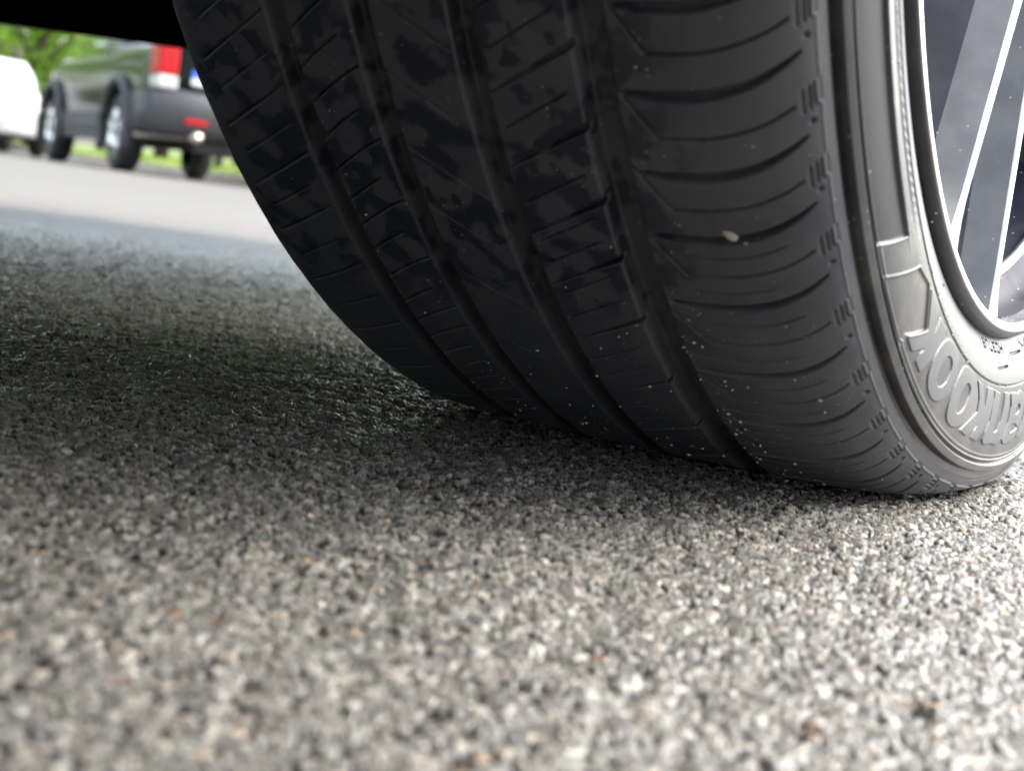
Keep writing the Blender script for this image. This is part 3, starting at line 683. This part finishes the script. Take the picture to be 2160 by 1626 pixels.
def car_wheel(root, x, y, r_, wd, side, mt=M_alloy):
    t = MB(); rr0 = r_*.66
    t.lathe([(-wd/2, rr0), (-wd/2+.01, r_-.04), (-wd/2+.04, r_), (wd/2-.04, r_), (wd/2-.01, r_-.04), (wd/2, rr0)], 40, 'x', (x, y, r_), close=True)
    o = t.build('wheel', M_tyre, root, True)
    q = MB(); xo = x+side*(wd/2-.015)
    q.lathe([(0, rr0), (side*.012, rr0-.015), (-side*.02, rr0-.04)], 40, 'x', (xo, y, r_))
    for k in range(5):
        a = 2*math.pi*k/5+.3
        for da in (-.16, .16):
            p0 = Vector((xo-side*.01, y+.06*math.cos(a), r_+.06*math.sin(a))); p1 = Vector((xo, y+(rr0-.02)*math.cos(a+da), r_+(rr0-.02)*math.sin(a+da)))
            q.tube([p0, p1], [.035, .028], 6)
    q.lathe([(0, .0), (0, .08), (-side*.03, .09)], 24, 'x', (xo+side*.002, y, r_))
    q.build('rim', mt, o, True)
    q = MB(); q.lathe([(-side*.06, 0), (-side*.06, rr0)], 32, 'x', (xo, y, r_)); q.build('brake_backing', M_blk, o, False)
    return o
# ---- dark pickup-like utility parked by the kerb: origin at the middle of the rear axle
SUV = empty('utility_vehicle', W(-4.12, 14.9)+Vector((0, 0, 0)), YAW+R(30))
SUV.location = W(-4.12-.26+.97*.866, 14.9+.97*.5)
tag(SUV, 'dark green-black utility vehicle with grey lower cladding parked along the kerb, seen from behind', 'utility vehicle')
TR = .385; WB = 3.18; ys = sorted(set([-1.28, -1.25, -1.18, -1.05]+list(np.linspace(-.9, 4.2, 70))))
zb = []; zt = []; hw = []
for y in ys:
    z = .40
    for ya in (0, WB):
        d = abs(y-ya)
        if d < .50: z = max(z, TR+math.sqrt(.50**2-d*d))
    if y < -.5: z = max(z, .48+.06*((-y-.5)/.8))
    zb.append(z)
    zt.append(1.30 if y < .35 else (1.78 if .75 < y < 2.3 else (1.30+.48*(y-.35)/.4 if y <= .75 else max(1.08, 1.78-.78*(y-2.3)))))
    c_ = .97
    if y < -.9: c_ = .97-.25*((-.9-y)/.38)**2*.5
    if y > 3.3: c_ = .97-.3*((y-3.3)/.9)**2
    hw.append(c_)
V, F = loft_body(ys, zb, zt, hw, 18)
b_ = MB(); b_.add(V, F); b_.build('body', M_dkgreen, SUV, True)
for o_ in ():
    pass
b_ = MB()   # side windows
b_.add([(-.915, .95, 1.18), (-.87, 1.0, 1.62), (-.87, 2.25, 1.62), (-.915, 3.0, 1.18)], [(0, 1, 2, 3)]); b_.add([(.915, .95, 1.18), (.87, 1.0, 1.62), (.87, 2.25, 1.62), (.915, 3.0, 1.18)], [(3, 2, 1, 0)])
o = b_.build('side_window', M_glass, SUV, False); q = o.modifiers.new('solid', 'SOLIDIFY'); q.thickness = .02; q.offset = 0
for ya in (0, WB):
    for sd_ in (-1, 1):
        b_ = MB(); P = [(sd_*.985, ya-.54*math.cos(t), TR+.54*math.sin(t)) for t in np.linspace(-.35, math.pi+.35, 30)]
        b_.tube(P, .055, 8); b_.build('arch_cladding', M_clad, SUV, True)
for sd_ in (-1, 1):
    b_ = MB(); b_.box((sd_*.90-.07, .56, .40), (sd_*.90+.08, WB-.56, .60)); b_.box((sd_*.90-.06, .58, .30), (sd_*.90+.03, WB-.58, .40)); b_.build('rocker_trim', M_clad, SUV, False, .02)
    for ya in (0, WB): car_wheel(SUV, sd_*.86, ya, TR, .25, sd_)
b_ = MB(); V = []
for x in np.linspace(-.985, .985, 24):
    c_ = abs(x/.985); bk = .16*max(0, c_-.6)**1.6*3
    for (y, z) in ((-1.02, .84), (-1.33, .84), (-1.40, .80), (-1.42, .66), (-1.40, .50), (-1.33, .42), (-1.05, .40)): V.append((x, y+bk, z))
b_.add(V, [(i*7+k, i*7+k+1, (i+1)*7+k+1, (i+1)*7+k) for i in range(23) for k in range(6)])
for sd_ in (-1, 1): b_.box((sd_*.95-.03, -1.25, .42), (sd_*.95+.03, -.5, .80))
b_.build('rear_bumper', M_clad, SUV, True)
for sd_ in (-1, 1):
    b_ = MB(); b_.box((sd_*.85-.10, -1.33, .96), (sd_*.85+.10, -1.0, 1.24)); t = b_.build('tail_light', M_red, SUV, False, .03)
    b_ = MB(); b_.box((sd_*.85-.095, -1.34, .83), (sd_*.85+.10, -1.02, .956)); b_.build('reversing_lens', M_clear, t, False, .02)
    b_ = MB(); b_.box((sd_*.56-.11, -1.435, .525), (sd_*.56+.11, -1.40, .575)); b_.build('reflector', M_red, SUV, False, .005)
b_ = MB(); b_.tube([(-.95, -.7, .37), (-.55, -1.0, .40), (-.55, -1.30, .40), (-.55, -1.46, .405)], [.03, .04, .045, .055], 14); b_.build('exhaust_pipe', mat('worn exhaust steel', (.45, .42, .36), .35, 1), SUV, True)
b_ = MB(); b_.box((-.95, -1.0, .42), (.95, 3.9, .52)); b_.tube([(-.86, 0, TR), (.86, 0, TR)], .05, 8); b_.box((-.45, -1.05, .28), (.2, -.6, .40)); b_.tube([(-.2, .3, .34), (-.2, 2.8, .34)], .05, 8); b_.build('undercarriage', M_blk, SUV, False)
b_ = MB(); b_.box((-.62, -1.345, .965), (-.36, -1.30, 1.04)); st = b_.build('tailgate_sticker', mat('blue decal', (.04, .13, .6), .4), SUV, False)
b_ = MB(); b_.box((-.62, -1.346, .90), (-.34, -1.30, .962)); b_.build('sticker_base', mat('white decal', (.7, .7, .7), .4), st, False)
b_ = MB(); b_.box((-.6, -1.36, .86), (.6, -1.30, .885)); b_.build('tailgate_trim', M_blk, SUV, False, .004)
# ---- white saloon further along on the left
SED = empty('white_car', W(-6.3, 19.5), YAW+R(30))
SED.location = W(-7.9, 20.4)
tag(SED, 'white saloon parked at the far left beyond the dark utility vehicle', 'car')
ys = list(np.linspace(-1.05, 3.5, 60)); zb = []; zt = []; hw = []
for y in ys:
    z = .26
    for ya in (0, 2.7):
        d = abs(y-ya)
        if d < .38: z = max(z, .32+math.sqrt(.38**2-d*d))
    zb.append(z); zt.append(.74+.04*(y+1) if y < .5 else (1.36 if 1.2 < y < 2.1 else (.80+.56*(y-.5)/.7 if y <= 1.2 else max(.80, 1.36-.5*(y-2.1)))))
    hw.append(.90-.12*(max(0, -.7-y)/.35)**2-.2*(max(0, y-2.9)/.6)**2)
V, F = loft_body(ys, zb, zt, hw, 16); b_ = MB(); b_.add(V, F); b_.build('body', M_white, SED, True)
for sd_ in (-1, 1):
    b_ = MB(); b_.add([(sd_*.86, .65, .93), (sd_*.80, 1.2, 1.27), (sd_*.80, 2.0, 1.27), (sd_*.86, 2.5, .93)], [(0, 1, 2, 3)]); o = b_.build('side_window', M_glass, SED, False); q = o.modifiers.new('solid', 'SOLIDIFY'); q.thickness = .04; q.offset = 0
    for ya in (0, 2.7): car_wheel(SED, sd_*.80, ya, .32, .2, sd_)
    b_ = MB(); b_.box((sd_*.905-.015, -.6, .60), (sd_*.905+.012, 3.0, .625)); b_.build('side_moulding', M_blk, SED, False)
b_ = MB(); b_.box((-.7, -1.0, .2), (.7, 3.3, .3)); b_.build('undercarriage', M_blk, SED, False)
# ------------------------------------------------------------ kerb, verge, wall, trees (laid out along the parked cars)
def K(t, off, z=0):    # t metres along the kerb, off metres to its right
    c = Vector((-2.5+.866*off-.5*t, 15.8+.5*off+.866*t)); return W(c.x, c.y, z)
def strip(name, offs, zs, mt, t0=-14, t1=70, n=60, kind='structure', parent=None):
    V = []; 
    for t in np.linspace(t0, t1, n):
        for of, z in zip(offs, zs): V.append(K(t, of, z))
    k_ = len(offs); b = MB(); b.add(V, [(i*k_+k, i*k_+k+1, (i+1)*k_+k+1, (i+1)*k_+k) for i in range(n-1) for k in range(k_-1)])
    o = b.build(name, mt, None, False)
    if kind: tag(o, kind=kind)
    return o
M_conc = mat('kerb concrete', (.42, .40, .36), .8, var=(3, .2, (.33, .31, .28)), bump=(40, .3, .004))
strip('kerb', [.28, .29, .31, .46, .47], [-.02, .10, .125, .125, .02], M_conc)
M_grassg = mat('verge soil and grass', (.10, .16, .03), .9, var=(1.5, .25, (.16, .22, .05)))
strip('verge', [.47, 1.5, 4, 9, 30], [.115, .13, .25, .5, 2.0], M_grassg)
# grass blades
rs = np.random.default_rng(9); nb = 26000; V = np.zeros((nb, 3, 3)); 
tt = rs.uniform(-6, 26, nb); oo = .5+5.5*rs.random(nb)**1.6
for i in range(nb):
    zg = np.interp(oo[i], [.47, 1.5, 4, 9], [.115, .13, .25, .5]); p = np.array(K(tt[i], oo[i], zg)); a = rs.uniform(0, 6.28); hgt = rs.uniform(.05, .13); wv = np.array([math.cos(a), math.sin(a), 0])*.012
    V[i, 0] = p-wv; V[i, 1] = p+wv; V[i, 2] = p+np.array([rs.normal()*.03, rs.normal()*.03, hgt])
g = mesh_obj('grass', V.reshape(-1, 3), np.arange(nb*3).reshape(-1, 3), mat('grass blades', (.20, .30, .04), .6, var=(2, .3, (.30, .38, .08))), None, False)
tag(g, 'bright green mown grass on the verge behind the kerb', 'grass', kind='stuff')
wl = MB()
for i in range(26):
    for j in range(14):
        y0 = i*.46+(j % 2)*.23; wl.box((0, y0+.005, j*.15+.005), (.22, y0+.455, j*.15+.145), 0)
wl.box((.01, .0, 0), (.2, 12.2, 2.1), 1)
o = wl.build('brick_wall', [mat('brown brick', (.24, .13, .09), .85, var=(1.2, .3, (.32, .2, .14))), mat('mortar', (.35, .32, .28), .9)], None, False)
o.location = W(-11.7, 32, .2); o.rotation_euler = (0, 0, YAW+R(75))
tag(o, 'low brown brick wall under the trees behind the white car', 'wall')
def leafmat(name, a, c):
    m = mat(name, a, .5, var=(1.1, .25, c)); bb = m.node_tree.nodes['Principled BSDF']
    tr = N(m, 'ShaderNodeBsdfTranslucent'); tr.inputs[0].default_value = (c[0]*2, c[1]*2, c[2], 1); mx = N(m, 'ShaderNodeMixShader'); mx.inputs[0].default_value = .35
    Lk(m, bb.outputs[0], mx.inputs[1]); Lk(m, tr.outputs[0], mx.inputs[2]); Lk(m, mx.outputs[0], m.node_tree.nodes['Material Output'].inputs[0]); return m
LM = [leafmat('leaves light', (.13, .24, .035), (.26, .40, .07)), leafmat('leaves dark', (.06, .12, .025), (.13, .23, .045))]
M_bark = mat('bark', (.12, .09, .07), .9, bump=(12, .8, .03))
def tree(lat, dep, hgt, crown_r, low, lm, label, seed, nl=9000):
    rs = np.random.default_rng(seed); root = empty('tree', W(lat, dep, .1)); 
    tag(root, label, 'tree', 'trees beyond the verge')
    b = MB(); b.tube([(0, 0, -.2), (.05, 0, hgt*.3), (0, .1, hgt*.6), (.05, 0, hgt*.85)], [.2, .15, .1, .04], 10)
    for k in range(7):
        a = rs.uniform(0, 6.28); z0 = rs.uniform(.2, .6)*hgt; b.tube([(0, 0, z0), (math.cos(a)*crown_r*.4, math.sin(a)*crown_r*.4, z0+.5), (math.cos(a)*crown_r*.75, math.sin(a)*crown_r*.75, z0+rs.uniform(.5, 1.4))], [.07, .05, .02], 6)
    b.build('trunk', M_bark, root, True)
    nc = 46; cs = []
    for k in range(nc):
        a = rs.uniform(0, 6.28); z = rs.uniform(low, hgt); rr0 = crown_r*math.sqrt(max(.05, 1-((z-(low+hgt)/2)/((hgt-low)/2+.3))**2))*rs.uniform(.3, 1)
        cs.append((rr0*math.cos(a), rr0*math.sin(a), z, rs.uniform(.45, 1.0)))
    cs = np.array(cs); ix = rs.integers(0, nc, nl); d = rs.normal(size=(nl, 3)); d /= np.linalg.norm(d, axis=1)[:, None]
    P = cs[ix, :3]+d*(cs[ix, 3]*rs.uniform(.55, 1.05, nl))[:, None]*np.array([1, 1, .75])
    a = rs.normal(size=(nl, 3)); a /= np.linalg.norm(a, axis=1)[:, None]; b2 = np.cross(a, rs.normal(size=(nl, 3))); b2 /= np.linalg.norm(b2, axis=1)[:, None]
    sz = rs.uniform(.06, .13, nl)[:, None]
    V = np.stack([P-a*sz, P-b2*sz*.5, P+a*sz, P+b2*sz*.5], 1).reshape(-1, 3)
    mesh_obj('crown', V, np.arange(nl*4).reshape(-1, 4), LM[lm], root, False)
    return root
tree(-11.6, 33, 5.0, 2.3, .9, 0, 'light green broad tree at the far left above the white car', 1)
tree(-9.4, 36, 6.0, 2.4, 1.0, 1, 'dark green tree just left of the utility vehicle', 2)
tree(-6.8, 33, 6.5, 2.6, 1.2, 0, 'light green tree directly behind the utility vehicle cab', 3)
tree(-14.6, 44, 5.2, 2.4, .9, 1, 'dark green tree farthest back at the left edge', 4)
tree(-15.5, 25, 12.0, 4.6, .6, 0, 'unseen light green tree added across the street to be mirrored in the side of the dark utility vehicle', 6, 16000)  # out of view, added to darken reflections in the utility vehicle
tree(-21, 36, 12.0, 5.0, .6, 1, 'unseen dark green tree added across the street to be mirrored in the utility vehicle doors', 7, 16000)  # second out-of-view tree, placed for its reflection in the doors
tree(-4.0, 36, 6.5, 2.8, .9, 1, 'dark green tree behind the tailgate of the utility vehicle', 5)
M_rock = mat('pale stone', (.66, .65, .62), .7, var=(6, .3, (.5, .48, .44)), bump=(20, .5, .01))
rk = rock('boulder', K(7.6, 3.0, .28), .26, (1.2, .9, .75), M_rock, 8)
tag(rk, 'pale rounded boulder on the grass right of the utility vehicle', 'boulder')
